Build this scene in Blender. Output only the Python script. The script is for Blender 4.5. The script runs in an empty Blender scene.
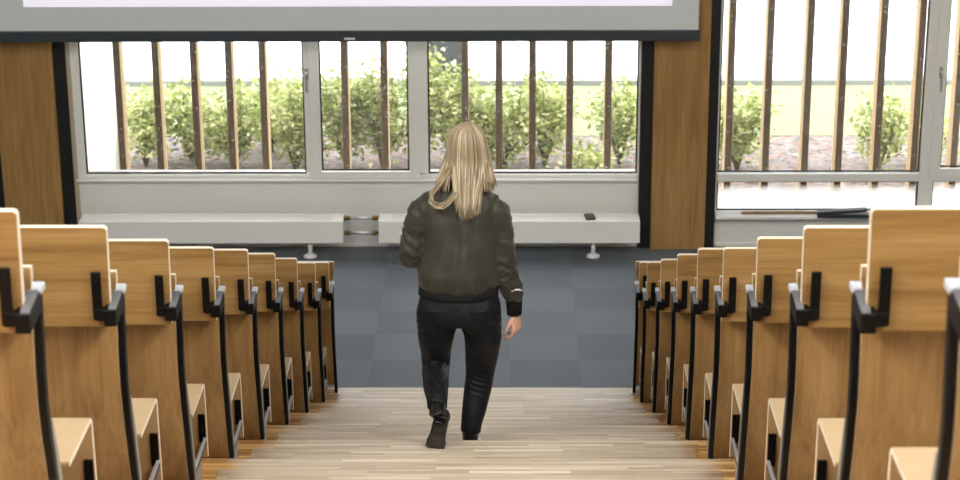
import bpy, bmesh, math, random
from mathutils import Vector, Matrix, noise
R = random.Random(7)
sc = bpy.context.scene
col = sc.collection
PI = math.pi

# ------------------------------------------------------------------ materials
def srgb(r, g, b):
    f = lambda c: (c/255/12.92) if c/255 <= .04045 else ((c/255+.055)/1.055)**2.4
    return (f(r), f(g), f(b), 1)

def newmat(name):
    m = bpy.data.materials.new(name); m.use_nodes = True
    nt = m.node_tree; b = nt.nodes['Principled BSDF']
    return m, nt, b

def plain(name, c, rough=.5, metal=0, spec=.5, emit=None, estr=0, bump=0, bscale=60, vary=0, vscale=8):
    m, nt, b = newmat(name)
    b.inputs['Base Color'].default_value = c
    b.inputs['Roughness'].default_value = rough
    b.inputs['Metallic'].default_value = metal
    b.inputs['Specular IOR Level'].default_value = spec
    if emit:
        b.inputs['Emission Color'].default_value = emit
        b.inputs['Emission Strength'].default_value = estr
    tc = nt.nodes.new('ShaderNodeTexCoord')
    if vary:
        n = nt.nodes.new('ShaderNodeTexNoise'); n.inputs['Scale'].default_value = vscale; n.inputs['Detail'].default_value = 4
        nt.links.new(tc.outputs['Object'], n.inputs['Vector'])
        mx = nt.nodes.new('ShaderNodeMix'); mx.data_type = 'RGBA'
        mx.inputs[6].default_value = tuple(c[i]*(1-vary) for i in range(3))+(1,)
        mx.inputs[7].default_value = tuple(min(1, c[i]*(1+vary)) for i in range(3))+(1,)
        nt.links.new(n.outputs['Fac'], mx.inputs[0]); nt.links.new(mx.outputs[2], b.inputs['Base Color'])
    if bump:
        n2 = nt.nodes.new('ShaderNodeTexNoise'); n2.inputs['Scale'].default_value = bscale; n2.inputs['Detail'].default_value = 5
        nt.links.new(tc.outputs['Object'], n2.inputs['Vector'])
        bp = nt.nodes.new('ShaderNodeBump'); bp.inputs['Strength'].default_value = bump; bp.inputs['Distance'].default_value = .01
        nt.links.new(n2.outputs['Fac'], bp.inputs['Height']); nt.links.new(bp.outputs['Normal'], b.inputs['Normal'])
    return m

def oak(name, c1, c2, c3, grain='z', rough=.45, scale=1.0):
    """veneer with the grain running along x or z"""
    m, nt, b = newmat(name)
    N = nt.nodes.new; L = nt.links.new
    tc = N('ShaderNodeTexCoord'); mp = N('ShaderNodeMapping')
    oi = N('ShaderNodeObjectInfo')
    off = N('ShaderNodeVectorMath'); off.operation = 'MULTIPLY_ADD'
    comb = N('ShaderNodeCombineXYZ')
    for i in range(3): L(oi.outputs['Random'], comb.inputs[i])
    off.inputs[1].default_value = (7, 3, 11)
    L(comb.outputs[0], off.inputs[0]); L(tc.outputs['Object'], off.inputs[2])
    L(off.outputs[0], mp.inputs['Vector'])
    s = (14, 14, .9) if grain == 'z' else (.9, 14, 14)
    mp.inputs['Scale'].default_value = tuple(x*scale for x in s)
    n1 = N('ShaderNodeTexNoise'); n1.inputs['Scale'].default_value = 1.0; n1.inputs['Detail'].default_value = 7; n1.inputs['Roughness'].default_value = .62; n1.inputs['Distortion'].default_value = .6
    L(mp.outputs[0], n1.inputs['Vector'])
    mp2 = N('ShaderNodeMapping'); s2 = (110, 110, 3.5) if grain == 'z' else (3.5, 110, 110)
    mp2.inputs['Scale'].default_value = s2; L(off.outputs[0], mp2.inputs['Vector'])
    n2 = N('ShaderNodeTexNoise'); n2.inputs['Scale'].default_value = 1; n2.inputs['Detail'].default_value = 3
    L(mp2.outputs[0], n2.inputs['Vector'])
    cr = N('ShaderNodeValToRGB'); e = cr.color_ramp.elements
    e[0].position = .3; e[0].color = c1; e[1].position = .72; e[1].color = c3
    el = e.new(.5); el.color = c2
    L(n1.outputs['Fac'], cr.inputs[0])
    mx = N('ShaderNodeMix'); mx.data_type = 'RGBA'; mx.blend_type = 'MULTIPLY'; mx.inputs[0].default_value = .35
    cr2 = N('ShaderNodeValToRGB'); cr2.color_ramp.elements[0].position = .35; cr2.color_ramp.elements[0].color = (.55, .5, .45, 1); cr2.color_ramp.elements[1].position = .6; cr2.color_ramp.elements[1].color = (1, 1, 1, 1)
    L(n2.outputs['Fac'], cr2.inputs[0]); L(cr.outputs[0], mx.inputs[6]); L(cr2.outputs[0], mx.inputs[7])
    L(mx.outputs[2], b.inputs['Base Color'])
    b.inputs['Roughness'].default_value = rough
    b.inputs['Specular IOR Level'].default_value = .35
    return m

def parquet():
    """narrow-strip parquet: worn pale in the walking line, honey coloured at the benches"""
    m, nt, b = newmat('strip_parquet'); N = nt.nodes.new; L = nt.links.new
    geo = N('ShaderNodeNewGeometry'); sep = N('ShaderNodeSeparateXYZ'); L(geo.outputs['Position'], sep.inputs[0])
    add = N('ShaderNodeMath'); add.operation = 'ADD'; L(sep.outputs['Y'], add.inputs[0]); L(sep.outputs['Z'], add.inputs[1])
    comb = N('ShaderNodeCombineXYZ'); L(sep.outputs['X'], comb.inputs[0]); L(add.outputs[0], comb.inputs[1])
    br = N('ShaderNodeTexBrick'); L(comb.outputs[0], br.inputs['Vector'])
    br.inputs['Scale'].default_value = 1; br.inputs['Brick Width'].default_value = .42; br.inputs['Row Height'].default_value = .02
    br.inputs['Mortar Size'].default_value = .0008; br.inputs['Bias'].default_value = 0
    br.offset = .37; br.offset_frequency = 2
    br.inputs['Color1'].default_value = (0, 0, 0, 1); br.inputs['Color2'].default_value = (1, 1, 1, 1); br.inputs['Mortar'].default_value = (.25, .25, .25, 1)
    worn = N('ShaderNodeValToRGB'); e = worn.color_ramp.elements
    e[0].position = 0; e[0].color = srgb(176, 160, 137); e[1].position = 1; e[1].color = srgb(220, 207, 183)
    x = e.new(.4); x.color = srgb(189, 174, 151); x = e.new(.8); x.color = srgb(197, 182, 158)
    fresh = N('ShaderNodeValToRGB'); e = fresh.color_ramp.elements
    e[0].position = 0; e[0].color = srgb(140, 100, 56); e[1].position = 1; e[1].color = srgb(214, 176, 118)
    x = e.new(.5); x.color = srgb(176, 132, 78)
    L(br.outputs['Color'], worn.inputs[0]); L(br.outputs['Color'], fresh.inputs[0])
    nz = N('ShaderNodeTexNoise'); nz.inputs['Scale'].default_value = 3; nz.inputs['Detail'].default_value = 4; L(comb.outputs[0], nz.inputs['Vector'])
    ab = N('ShaderNodeMath'); ab.operation = 'ABSOLUTE'; L(sep.outputs['X'], ab.inputs[0])
    ad = N('ShaderNodeMath'); ad.operation = 'MULTIPLY_ADD'; L(nz.outputs['Fac'], ad.inputs[0]); ad.inputs[1].default_value = .35; L(ab.outputs[0], ad.inputs[2])
    mr = N('ShaderNodeMapRange'); mr.inputs['From Min'].default_value = 1.14; mr.inputs['From Max'].default_value = 1.30; L(ad.outputs[0], mr.inputs['Value'])
    mx = N('ShaderNodeMix'); mx.data_type = 'RGBA'; L(mr.outputs[0], mx.inputs[0]); L(worn.outputs[0], mx.inputs[6]); L(fresh.outputs[0], mx.inputs[7])
    mg = N('ShaderNodeTexNoise'); mg.inputs['Scale'].default_value = 1; mg.inputs['Detail'].default_value = 6
    mpp = N('ShaderNodeMapping'); mpp.inputs['Scale'].default_value = (2.2, 70, 1); L(comb.outputs[0], mpp.inputs['Vector']); L(mpp.outputs[0], mg.inputs['Vector'])
    m2 = N('ShaderNodeMix'); m2.data_type = 'RGBA'; m2.blend_type = 'OVERLAY'; m2.inputs[0].default_value = .45
    L(mx.outputs[2], m2.inputs[6]); L(mg.outputs['Fac'], m2.inputs[7])
    L(m2.outputs[2], b.inputs['Base Color'])
    b.inputs['Roughness'].default_value = .42; b.inputs['Specular IOR Level'].default_value = .45
    return m

def carpet():
    m, nt, b = newmat('carpet_tile'); N = nt.nodes.new; L = nt.links.new
    geo = N('ShaderNodeNewGeometry'); mp = N('ShaderNodeMapping'); mp.inputs['Location'].default_value = (.816*2, -1.145*2, 0); mp.inputs['Scale'].default_value = (2, 2, 0)
    L(geo.outputs['Position'], mp.inputs['Vector'])
    ck = N('ShaderNodeTexChecker'); ck.inputs['Scale'].default_value = 1; L(mp.outputs[0], ck.inputs['Vector'])
    ck.inputs['Color1'].default_value = srgb(51, 64, 75); ck.inputs['Color2'].default_value = srgb(64, 78, 89)
    fl = N('ShaderNodeVectorMath'); fl.operation = 'FLOOR'; L(mp.outputs[0], fl.inputs[0])
    wn = N('ShaderNodeTexWhiteNoise'); L(fl.outputs[0], wn.inputs['Vector'])
    nz = N('ShaderNodeTexNoise'); nz.inputs['Scale'].default_value = 140; nz.inputs['Detail'].default_value = 3; L(geo.outputs['Position'], nz.inputs['Vector'])
    hv = N('ShaderNodeMath'); hv.operation = 'MULTIPLY_ADD'; L(wn.outputs['Value'], hv.inputs[0]); hv.inputs[1].default_value = .14; hv.inputs[2].default_value = .93
    h2 = N('ShaderNodeMath'); h2.operation = 'MULTIPLY_ADD'; L(nz.outputs['Fac'], h2.inputs[0]); h2.inputs[1].default_value = .5; h2.inputs[2].default_value = .75
    ml = N('ShaderNodeMath'); ml.operation = 'MULTIPLY'; L(hv.outputs[0], ml.inputs[0]); L(h2.outputs[0], ml.inputs[1])
    sc_ = N('ShaderNodeVectorMath'); sc_.operation = 'SCALE'; L(ck.outputs['Color'], sc_.inputs[0]); L(ml.outputs[0], sc_.inputs['Scale'])
    L(sc_.outputs[0], b.inputs['Base Color'])
    b.inputs['Roughness'].default_value = .62; b.inputs['Specular IOR Level'].default_value = .35
    b.inputs['Sheen Weight'].default_value = .25; b.inputs['Sheen Roughness'].default_value = .5
    bp = N('ShaderNodeBump'); bp.inputs['Strength'].default_value = .35; bp.inputs['Distance'].default_value = .004
    L(nz.outputs['Fac'], bp.inputs['Height']); L(bp.outputs[0], b.inputs['Normal'])
    return m

def glassmat(name, tint=(1, 1, 1, 1), gloss=.05):
    m = bpy.data.materials.new(name); m.use_nodes = True; nt = m.node_tree; nt.nodes.clear()
    N = nt.nodes.new; L = nt.links.new
    o = N('ShaderNodeOutputMaterial'); t = N('ShaderNodeBsdfTransparent'); t.inputs[0].default_value = tint
    g = N('ShaderNodeBsdfGlossy'); g.inputs['Roughness'].default_value = .02
    mx = N('ShaderNodeMixShader'); mx.inputs[0].default_value = gloss
    L(t.outputs[0], mx.inputs[1]); L(g.outputs[0], mx.inputs[2]); L(mx.outputs[0], o.inputs[0])
    return m

def hazed_glass(name, tint, amt):
    """window glass with the outdoor glare put in as a pale veil"""
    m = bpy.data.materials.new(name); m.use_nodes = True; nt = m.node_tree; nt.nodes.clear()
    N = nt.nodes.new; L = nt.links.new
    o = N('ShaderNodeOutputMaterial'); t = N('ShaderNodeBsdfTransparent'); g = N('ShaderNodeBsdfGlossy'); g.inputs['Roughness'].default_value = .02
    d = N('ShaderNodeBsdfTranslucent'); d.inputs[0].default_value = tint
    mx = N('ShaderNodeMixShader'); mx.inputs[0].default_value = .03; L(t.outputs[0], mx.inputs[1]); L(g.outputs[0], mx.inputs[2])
    m2 = N('ShaderNodeMixShader'); m2.inputs[0].default_value = amt; L(mx.outputs[0], m2.inputs[1]); L(d.outputs[0], m2.inputs[2]); L(m2.outputs[0], o.inputs[0])  # veil standing in for bloom, mixed over the clear glass
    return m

def frosted():
    """clear at the top, a white frosted film thickening downwards"""
    m = bpy.data.materials.new('frosted_film_glass'); m.use_nodes = True; nt = m.node_tree; nt.nodes.clear()
    N = nt.nodes.new; L = nt.links.new
    o = N('ShaderNodeOutputMaterial'); t = N('ShaderNodeBsdfTransparent')
    d = N('ShaderNodeBsdfTranslucent'); d.inputs[0].default_value = (.98, .98, 1, 1)
    geo = N('ShaderNodeNewGeometry'); sp = N('ShaderNodeSeparateXYZ'); L(geo.outputs['Position'], sp.inputs[0])
    mr = N('ShaderNodeMapRange'); mr.inputs['From Min'].default_value = .53; mr.inputs['From Max'].default_value = .36; mr.inputs['To Min'].default_value = .0
    L(sp.outputs['Z'], mr.inputs['Value'])
    mx = N('ShaderNodeMixShader'); L(mr.outputs[0], mx.inputs[0]); L(t.outputs[0], mx.inputs[1]); L(d.outputs[0], mx.inputs[2]); L(mx.outputs[0], o.inputs[0])
    return m

def ground(name, cols, scale, rough=.9, bump=.6):
    m, nt, b = newmat(name); N = nt.nodes.new; L = nt.links.new
    geo = N('ShaderNodeNewGeometry')
    n = N('ShaderNodeTexVoronoi'); n.inputs['Scale'].default_value = scale; L(geo.outputs['Position'], n.inputs['Vector'])
    sp = N('ShaderNodeSeparateColor'); L(n.outputs['Color'], sp.inputs[0])
    n2 = N('ShaderNodeTexNoise'); n2.inputs['Scale'].default_value = scale*.25; n2.inputs['Detail'].default_value = 5; L(geo.outputs['Position'], n2.inputs['Vector'])
    md = N('ShaderNodeMath'); md.operation = 'MULTIPLY_ADD'; md.inputs[1].default_value = .6; L(sp.outputs[0], md.inputs[0])
    ml = N('ShaderNodeMath'); ml.operation = 'MULTIPLY'; ml.inputs[1].default_value = .4; L(n2.outputs['Fac'], ml.inputs[0]); L(ml.outputs[0], md.inputs[2])
    cr = N('ShaderNodeValToRGB'); e = cr.color_ramp.elements
    e[0].position = .1; e[0].color = cols[0]; e[1].position = .95; e[1].color = cols[-1]
    for i, c in enumerate(cols[1:-1]): k = e.new(.1+.85*(i+1)/(len(cols)-1)); k.color = c
    L(md.outputs[0], cr.inputs[0]); L(cr.outputs[0], b.inputs['Base Color'])
    b.inputs['Roughness'].default_value = rough; b.inputs['Specular IOR Level'].default_value = .1
    bp = N('ShaderNodeBump'); bp.inputs['Strength'].default_value = bump; bp.inputs['Distance'].default_value = .03
    L(md.outputs[0], bp.inputs['Height']); L(bp.outputs[0], b.inputs['Normal'])
    return m

def leafmat(name, a, b_, c):
    m = bpy.data.materials.new(name); m.use_nodes = True; nt = m.node_tree; nt.nodes.clear()
    N = nt.nodes.new; L = nt.links.new
    o = N('ShaderNodeOutputMaterial'); geo = N('ShaderNodeNewGeometry')
    cr = N('ShaderNodeValToRGB'); e = cr.color_ramp.elements
    e[0].position = .0; e[0].color = a; e[1].position = 1; e[1].color = c; k = e.new(.55); k.color = b_
    L(geo.outputs['Random Per Island'], cr.inputs[0])
    d = N('ShaderNodeBsdfDiffuse'); t = N('ShaderNodeBsdfTranslucent'); L(cr.outputs[0], d.inputs[0]); L(cr.outputs[0], t.inputs[0])
    mx = N('ShaderNodeMixShader'); mx.inputs[0].default_value = .4; L(d.outputs[0], mx.inputs[1]); L(t.outputs[0], mx.inputs[2]); L(mx.outputs[0], o.inputs[0])
    return m

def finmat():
    """weathered timber, pale flecks; back-lit fronts and sky-lit sides put into the colour"""
    m, nt, b = newmat('weathered_lit_fin_timber'); N = nt.nodes.new; L = nt.links.new
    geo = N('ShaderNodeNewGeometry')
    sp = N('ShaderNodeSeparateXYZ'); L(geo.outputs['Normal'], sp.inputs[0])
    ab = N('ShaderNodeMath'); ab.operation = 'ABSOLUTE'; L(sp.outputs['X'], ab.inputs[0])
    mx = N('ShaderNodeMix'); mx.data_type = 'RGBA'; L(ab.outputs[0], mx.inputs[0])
    mx.inputs[6].default_value = srgb(84, 63, 36); mx.inputs[7].default_value = srgb(206, 180, 138)  # shaded fronts and sky-lit sides, done by colour
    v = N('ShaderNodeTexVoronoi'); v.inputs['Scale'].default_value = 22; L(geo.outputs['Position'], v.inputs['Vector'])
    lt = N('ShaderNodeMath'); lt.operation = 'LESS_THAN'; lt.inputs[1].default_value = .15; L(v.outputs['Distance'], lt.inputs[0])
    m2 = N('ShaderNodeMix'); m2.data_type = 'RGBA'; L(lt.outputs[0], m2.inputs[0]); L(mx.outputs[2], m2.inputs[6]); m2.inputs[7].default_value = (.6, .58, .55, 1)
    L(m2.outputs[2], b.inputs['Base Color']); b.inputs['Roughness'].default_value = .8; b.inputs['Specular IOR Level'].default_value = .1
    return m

def stonemat():
    m, nt, b = newmat('flecked_grey_render'); N = nt.nodes.new; L = nt.links.new
    geo = N('ShaderNodeNewGeometry')
    v = N('ShaderNodeTexVoronoi'); v.inputs['Scale'].default_value = 11; L(geo.outputs['Position'], v.inputs['Vector'])
    cr = N('ShaderNodeValToRGB'); e = cr.color_ramp.elements; e[0].position = .12; e[0].color = (.45, .5, .52, 1); e[1].position = .3; e[1].color = (.075, .09, .1, 1)
    L(v.outputs['Distance'], cr.inputs[0]); L(cr.outputs[0], b.inputs['Base Color']); b.inputs['Roughness'].default_value = .9
    return m

def fabric(name, c1, c2, rough=.6, sheen=.2, wr=.35, wscale=9, stretch=(1, 1, .35), spec=.3):
    m, nt, b = newmat(name); N = nt.nodes.new; L = nt.links.new
    tc = N('ShaderNodeTexCoord'); mp = N('ShaderNodeMapping'); mp.inputs['Scale'].default_value = stretch; L(tc.outputs['Object'], mp.inputs['Vector'])
    n = N('ShaderNodeTexNoise'); n.inputs['Scale'].default_value = wscale; n.inputs['Detail'].default_value = 4; n.inputs['Distortion'].default_value = .8; L(mp.outputs[0], n.inputs['Vector'])
    mx = N('ShaderNodeMix'); mx.data_type = 'RGBA'; L(n.outputs['Fac'], mx.inputs[0]); mx.inputs[6].default_value = c1; mx.inputs[7].default_value = c2
    L(mx.outputs[2], b.inputs['Base Color']); b.inputs['Roughness'].default_value = rough; b.inputs['Sheen Weight'].default_value = sheen; b.inputs['Specular IOR Level'].default_value = spec
    bp = N('ShaderNodeBump'); bp.inputs['Strength'].default_value = wr; bp.inputs['Distance'].default_value = .03
    L(n.outputs['Fac'], bp.inputs['Height']); L(bp.outputs[0], b.inputs['Normal'])
    return m

def hairmat():
    m, nt, b = newmat('blonde_hair'); N = nt.nodes.new; L = nt.links.new
    geo = N('ShaderNodeNewGeometry'); cr = N('ShaderNodeValToRGB'); e = cr.color_ramp.elements
    e[0].position = 0; e[0].color = srgb(112, 98, 76); e[1].position = 1; e[1].color = srgb(214, 200, 172)
    k = e.new(.35); k.color = srgb(154, 137, 108); k = e.new(.7); k.color = srgb(180, 164, 132)
    L(geo.outputs['Random Per Island'], cr.inputs[0]); L(cr.outputs[0], b.inputs['Base Color'])
    b.inputs['Roughness'].default_value = .42; b.inputs['Specular IOR Level'].default_value = .5
    return m

M = {}
M['oak_v'] = oak('oak_veneer_upright_grain', srgb(126, 93, 52), srgb(147, 112, 66), srgb(165, 129, 81), 'z')
M['oak_h'] = oak('oak_veneer_level_grain', srgb(116, 86, 46), srgb(148, 114, 66), srgb(169, 135, 86), 'x')
M['oak_pier'] = oak('oak_pier_veneer', srgb(142, 108, 62), srgb(166, 130, 78), srgb(184, 149, 96), 'z')
M['edge'] = plain('birch_plywood_edge', srgb(238, 226, 204), .4, vary=.06, vscale=40)  # birch edge, its colour lightened for the window light along it
M['seat'] = plain('pale_beech_plywood', srgb(184, 160, 126), .42, vary=.06, vscale=14)
M['black'] = plain('black_powder_coat', srgb(5, 5, 6), .42, spec=.25)
M['armsheen'] = plain('grey_arm_sheen', srgb(120, 124, 130), .3, metal=.3)  # reflected light on the desk arms, put into the colour
M['cap'] = plain('grey_plastic_and_sheen', srgb(196, 202, 212), .35)  # pale tone for reflected light on post tops; also the foot plates
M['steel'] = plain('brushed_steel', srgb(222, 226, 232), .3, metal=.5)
M['seatshade'] = plain('shaded_beech_plywood', srgb(176, 142, 98), .5, vary=.1, vscale=20)  # seat plywood with its shade put into the colour
M['greymetal'] = plain('grey_speckled_metal', srgb(160, 155, 148), .4, metal=.3, vary=.25, vscale=60)
M['wall'] = plain('white_painted_wall', srgb(216, 216, 210), .85, bump=.05, bscale=120)
M['wall2'] = plain('white_painted_panel', srgb(226, 226, 221), .7, vary=.02, vscale=3)
M['ceil'] = plain('white_ceiling_paint', srgb(228, 228, 224), .9)
M['frame'] = plain('white_window_lacquer', srgb(234, 234, 229), .4)
M['rad'] = plain('white_radiator_enamel', srgb(238, 238, 234), .35)
M['gasket'] = plain('black_rubber_gasket', srgb(22, 24, 30), .6)
M['pierblack'] = plain('black_painted_steel', srgb(20, 20, 22), .5)
M['reveal'] = plain('beige_reveal', srgb(186, 172, 146), .6)
M['parquet'] = parquet(); M['carpet'] = carpet()
M['glass'] = hazed_glass('bloom_veiled_glass', (1, .99, .96, 1), .018); M['frosted'] = frosted()
M['brass'] = plain('aged_brass', srgb(150, 120, 66), .35, metal=.9)
M['chrome'] = plain('pale_pipe_metal', srgb(205, 208, 210), .25, metal=.7)
M['screen'] = plain('grey_white_screen_cloth', srgb(214, 221, 224), .9)
M['image'] = plain('projected_white_image', srgb(225, 222, 235), .9, emit=srgb(232, 229, 244), estr=.62)
M['bar'] = plain('dark_grey_screen_bar', srgb(52, 60, 68), .45)
M['white'] = plain('white_plastic', srgb(235, 235, 235), .4)
M['darkplastic'] = plain('dark_grey_plastic', srgb(66, 68, 70), .5)
M['stick'] = plain('brown_stained_wood', srgb(150, 118, 78), .5, vary=.15, vscale=20)
M['case'] = plain('dark_navy_cover', srgb(34, 42, 54), .45)
M['mulch'] = ground('bark_mulch', [srgb(48, 42, 40), srgb(104, 98, 95), srgb(140, 134, 132), srgb(132, 100, 84), srgb(214, 210, 208)], 24)
M['lawn'] = ground('mown_lawn', [srgb(128, 135, 100), srgb(136, 142, 110), srgb(144, 149, 118)], 30, bump=.15)
M['paving'] = ground('pale_paving', [srgb(225, 228, 230), srgb(236, 238, 240), srgb(240, 242, 244)], 6, bump=.1)
M['kerb'] = plain('pale_kerb_stone', srgb(140, 143, 140), .9)
M['leaf'] = leafmat('pale_green_leaves', srgb(112, 130, 64), srgb(190, 200, 124), srgb(238, 236, 192))
M['stem'] = plain('shrub_stem_bark', srgb(104, 80, 62), .9)
M['fin'] = finmat(); M['pillar'] = stonemat()
M['extwhite'] = plain('white_exterior_render', srgb(240, 240, 240), .9)
M['skin'] = plain('skin', srgb(226, 176, 152), .5, vary=.05, vscale=20)
M['lip'] = plain('lips', srgb(176, 104, 98), .45)
M['eye'] = plain('eye_white', srgb(232, 230, 226), .3); M['iris'] = plain('blue_grey_iris', srgb(70, 92, 110), .3)
M['hair'] = hairmat(); M['hairbase'] = plain('ash_blonde_undercoat', srgb(172, 152, 120), .5, vary=.2, vscale=50)
M['jacket'] = fabric('olive_satin_nylon', srgb(38, 37, 30), srgb(68, 66, 55), .5, .12, .45, 9, (1.2, 1, .5), .35)
M['rib'] = plain('black_rib_knit', srgb(8, 8, 10), .85, bump=.3, bscale=160)
M['trouser'] = fabric('black_trouser_cloth', srgb(4, 7, 13), srgb(9, 13, 21), .6, .03, .3, 14, (1, 1, .6), .3)
M['boot'] = plain('black_boot_leather', srgb(13, 13, 14), .25, spec=.6, vary=.2)
M['sole'] = plain('dark_brown_sole', srgb(52, 45, 40), .5, vary=.2, vscale=14)
M['zip'] = plain('zip_metal', srgb(190, 190, 186), .3, metal=.8)

# ------------------------------------------------------------------ mesh helpers
class MB:
    def __init__(s): s.v = []; s.f = []; s.mi = []; s.sm = []; s.mats = []
    def m(s, mat):
        if mat not in s.mats: s.mats.append(mat)
        return s.mats.index(mat)
    def face(s, idx, mat, smooth=False): s.f.append(idx); s.mi.append(s.m(mat)); s.sm.append(smooth)
    def box(s, a, b, mat, edge=None, thin=None):
        """box a..b; faces not facing along axis `thin` take the edge material"""
        x0, x1 = sorted((a[0], b[0])); y0, y1 = sorted((a[1], b[1])); z0, z1 = sorted((a[2], b[2])); n = len(s.v)
        s.v += [(x0,y0,z0),(x1,y0,z0),(x1,y1,z0),(x0,y1,z0),(x0,y0,z1),(x1,y0,z1),(x1,y1,z1),(x0,y1,z1)]
        for q, ax in (((0,3,2,1),2),((4,5,6,7),2),((0,1,5,4),1),((2,3,7,6),1),((1,2,6,5),0),((3,0,4,7),0)):
            s.face([n+i for i in q], edge if edge and ax != thin else mat)
        return s
    def prism(s, poly, d0, d1, fn, mat, edge=None, smooth_side=False):
        """poly: list of 2-D points (counter-clockwise), extruded from d0 to d1; fn(p, q, d) -> xyz; caps = mat, sides = edge"""
        n = len(s.v); k = len(poly)
        for d in (d0, d1):
            for p in poly: s.v.append(tuple(fn(p[0], p[1], d)))
        s.face([n+i for i in range(k)][::-1], mat); s.face([n+k+i for i in range(k)], mat)
        for i in range(k):
            j = (i+1) % k
            s.face([n+i, n+j, n+k+j, n+k+i], edge or mat, smooth_side)
        return s
    def tube(s, pts, rad, mat, seg=10, cap=True, squash=None):
        n = len(s.v); pts = [Vector(p) for p in pts]
        if not hasattr(rad, '__len__'): rad = [rad]*len(pts)
        t0 = (pts[1]-pts[0]).normalized()
        ref = Vector((0, 1, 0)) if abs(t0.y) < .8 else Vector((1, 0, 0))
        u = t0.cross(ref).normalized()
        for i, p in enumerate(pts):
            t = (pts[min(i+1, len(pts)-1)]-pts[max(i-1, 0)]).normalized()
            u = (u - t*u.dot(t)).normalized(); w = t.cross(u)
            r = rad[i]; ru, rw = r if hasattr(r, '__len__') else (r, r)
            for k in range(seg):
                a = 2*PI*k/seg
                s.v.append(tuple(p+u*ru*math.cos(a)+w*rw*math.sin(a)))
        for i in range(len(pts)-1):
            for k in range(seg):
                a = n+i*seg+k; b = n+i*seg+(k+1) % seg
                s.face([a, b, b+seg, a+seg], mat, True)
        if cap:
            s.face([n+k for k in range(seg)][::-1], mat); e = n+(len(pts)-1)*seg; s.face([e+k for k in range(seg)], mat)
        return s
    def rings(s, rings, mat, seg=24, cap=True, power=2.0):
        """horizontal elliptic rings: (cx, cy, z, rx, ry)"""
        n = len(s.v)
        for (cx, cy, z, rx, ry) in rings:
            for k in range(seg):
                a = 2*PI*k/seg; c, d = math.cos(a), math.sin(a)
                s.v.append((cx+rx*math.copysign(abs(c)**(2/power), c), cy+ry*math.copysign(abs(d)**(2/power), d), z))
        up = rings[-1][2] > rings[0][2]
        for i in range(len(rings)-1):
            for k in range(seg):
                a = n+i*seg+k; b = n+i*seg+(k+1) % seg
                q = [a, b, b+seg, a+seg]; s.face(q if up else q[::-1], mat, True)
        if cap:
            e = n+(len(rings)-1)*seg; lo = [n+k for k in range(seg)]; hi = [e+k for k in range(seg)]
            s.face(lo[::-1] if up else lo, mat); s.face(hi if up else hi[::-1], mat)
        return s
    def ball(s, c, r, mat, seg=16, ring=10):
        rr = r if hasattr(r, '__len__') else (r, r, r)
        L_ = []
        for i in range(1, ring):
            a = PI*i/ring-PI/2
            L_.append((c[0], c[1], c[2]+rr[2]*math.sin(a), rr[0]*math.cos(a), rr[1]*math.cos(a)))
        return s.rings(L_, mat, seg)
    def mesh(s, name):
        me = bpy.data.meshes.new(name); me.from_pydata(s.v, [], s.f)
        for m_ in s.mats: me.materials.append(m_)
        me.polygons.foreach_set('material_index', s.mi); me.polygons.foreach_set('use_smooth', s.sm)
        me.update(); return me
    def build(s, name, parent=None, bevel=0, bseg=2, loc=None):
        o = bpy.data.objects.new(name, s.mesh(name)); col.objects.link(o)
        if loc: o.location = loc
        if parent: o.parent = parent
        if bevel:
            md = o.modifiers.new('bevel', 'BEVEL'); md.width = bevel; md.segments = bseg; md.limit_method = 'ANGLE'; md.angle_limit = .7
        return o

def tag(o, label=None, cat=None, group=None, kind=None):
    if label: o['label'] = label
    if cat: o['category'] = cat
    if group: o['group'] = group
    if kind: o['kind'] = kind
    return o
def empty(name, loc):
    o = bpy.data.objects.new(name, None); col.objects.link(o); o.location = loc; o.empty_display_size = .1; return o
def struct(name, a, b, mat, bevel=0):
    return tag(MB().box(a, b, mat).build(name, bevel=bevel), kind='structure')
def copy_tree(o, parent=None):
    c = o.copy(); col.objects.link(c)
    if parent: c.parent = parent
    for ch in list(o.children): copy_tree(ch, c)
    return c
def remesh(o, voxel, smooth=0):
    bm = bmesh.new(); bm.from_mesh(o.data); bmesh.ops.recalc_face_normals(bm, faces=bm.faces[:]); bm.to_mesh(o.data); bm.free()
    md = o.modifiers.new('r', 'REMESH'); md.mode = 'VOXEL'; md.voxel_size = voxel; md.use_smooth_shade = True
    if smooth:
        sm = o.modifiers.new('s', 'SMOOTH'); sm.factor = .5; sm.iterations = smooth
    dg = bpy.context.evaluated_depsgraph_get()
    me = bpy.data.meshes.new_from_object(o.evaluated_get(dg)); old = o.data
    mats = list(old.materials)
    o.modifiers.clear(); o.data = me
    if not me.materials:
        for m_ in mats: me.materials.append(m_)
    for p in me.polygons: p.use_smooth = True
    return o

# ------------------------------------------------------------------ room shell
D, RISE, Z0 = 1.071, .391, .15          # row spacing, row rise, first platform
YW = 3.7                                 # inner face of the window wall
XS = 6.2                                 # side walls
YB = -16.0; ZC = 8.2
NP = 15
def zrow(k): return Z0+RISE*k

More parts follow.
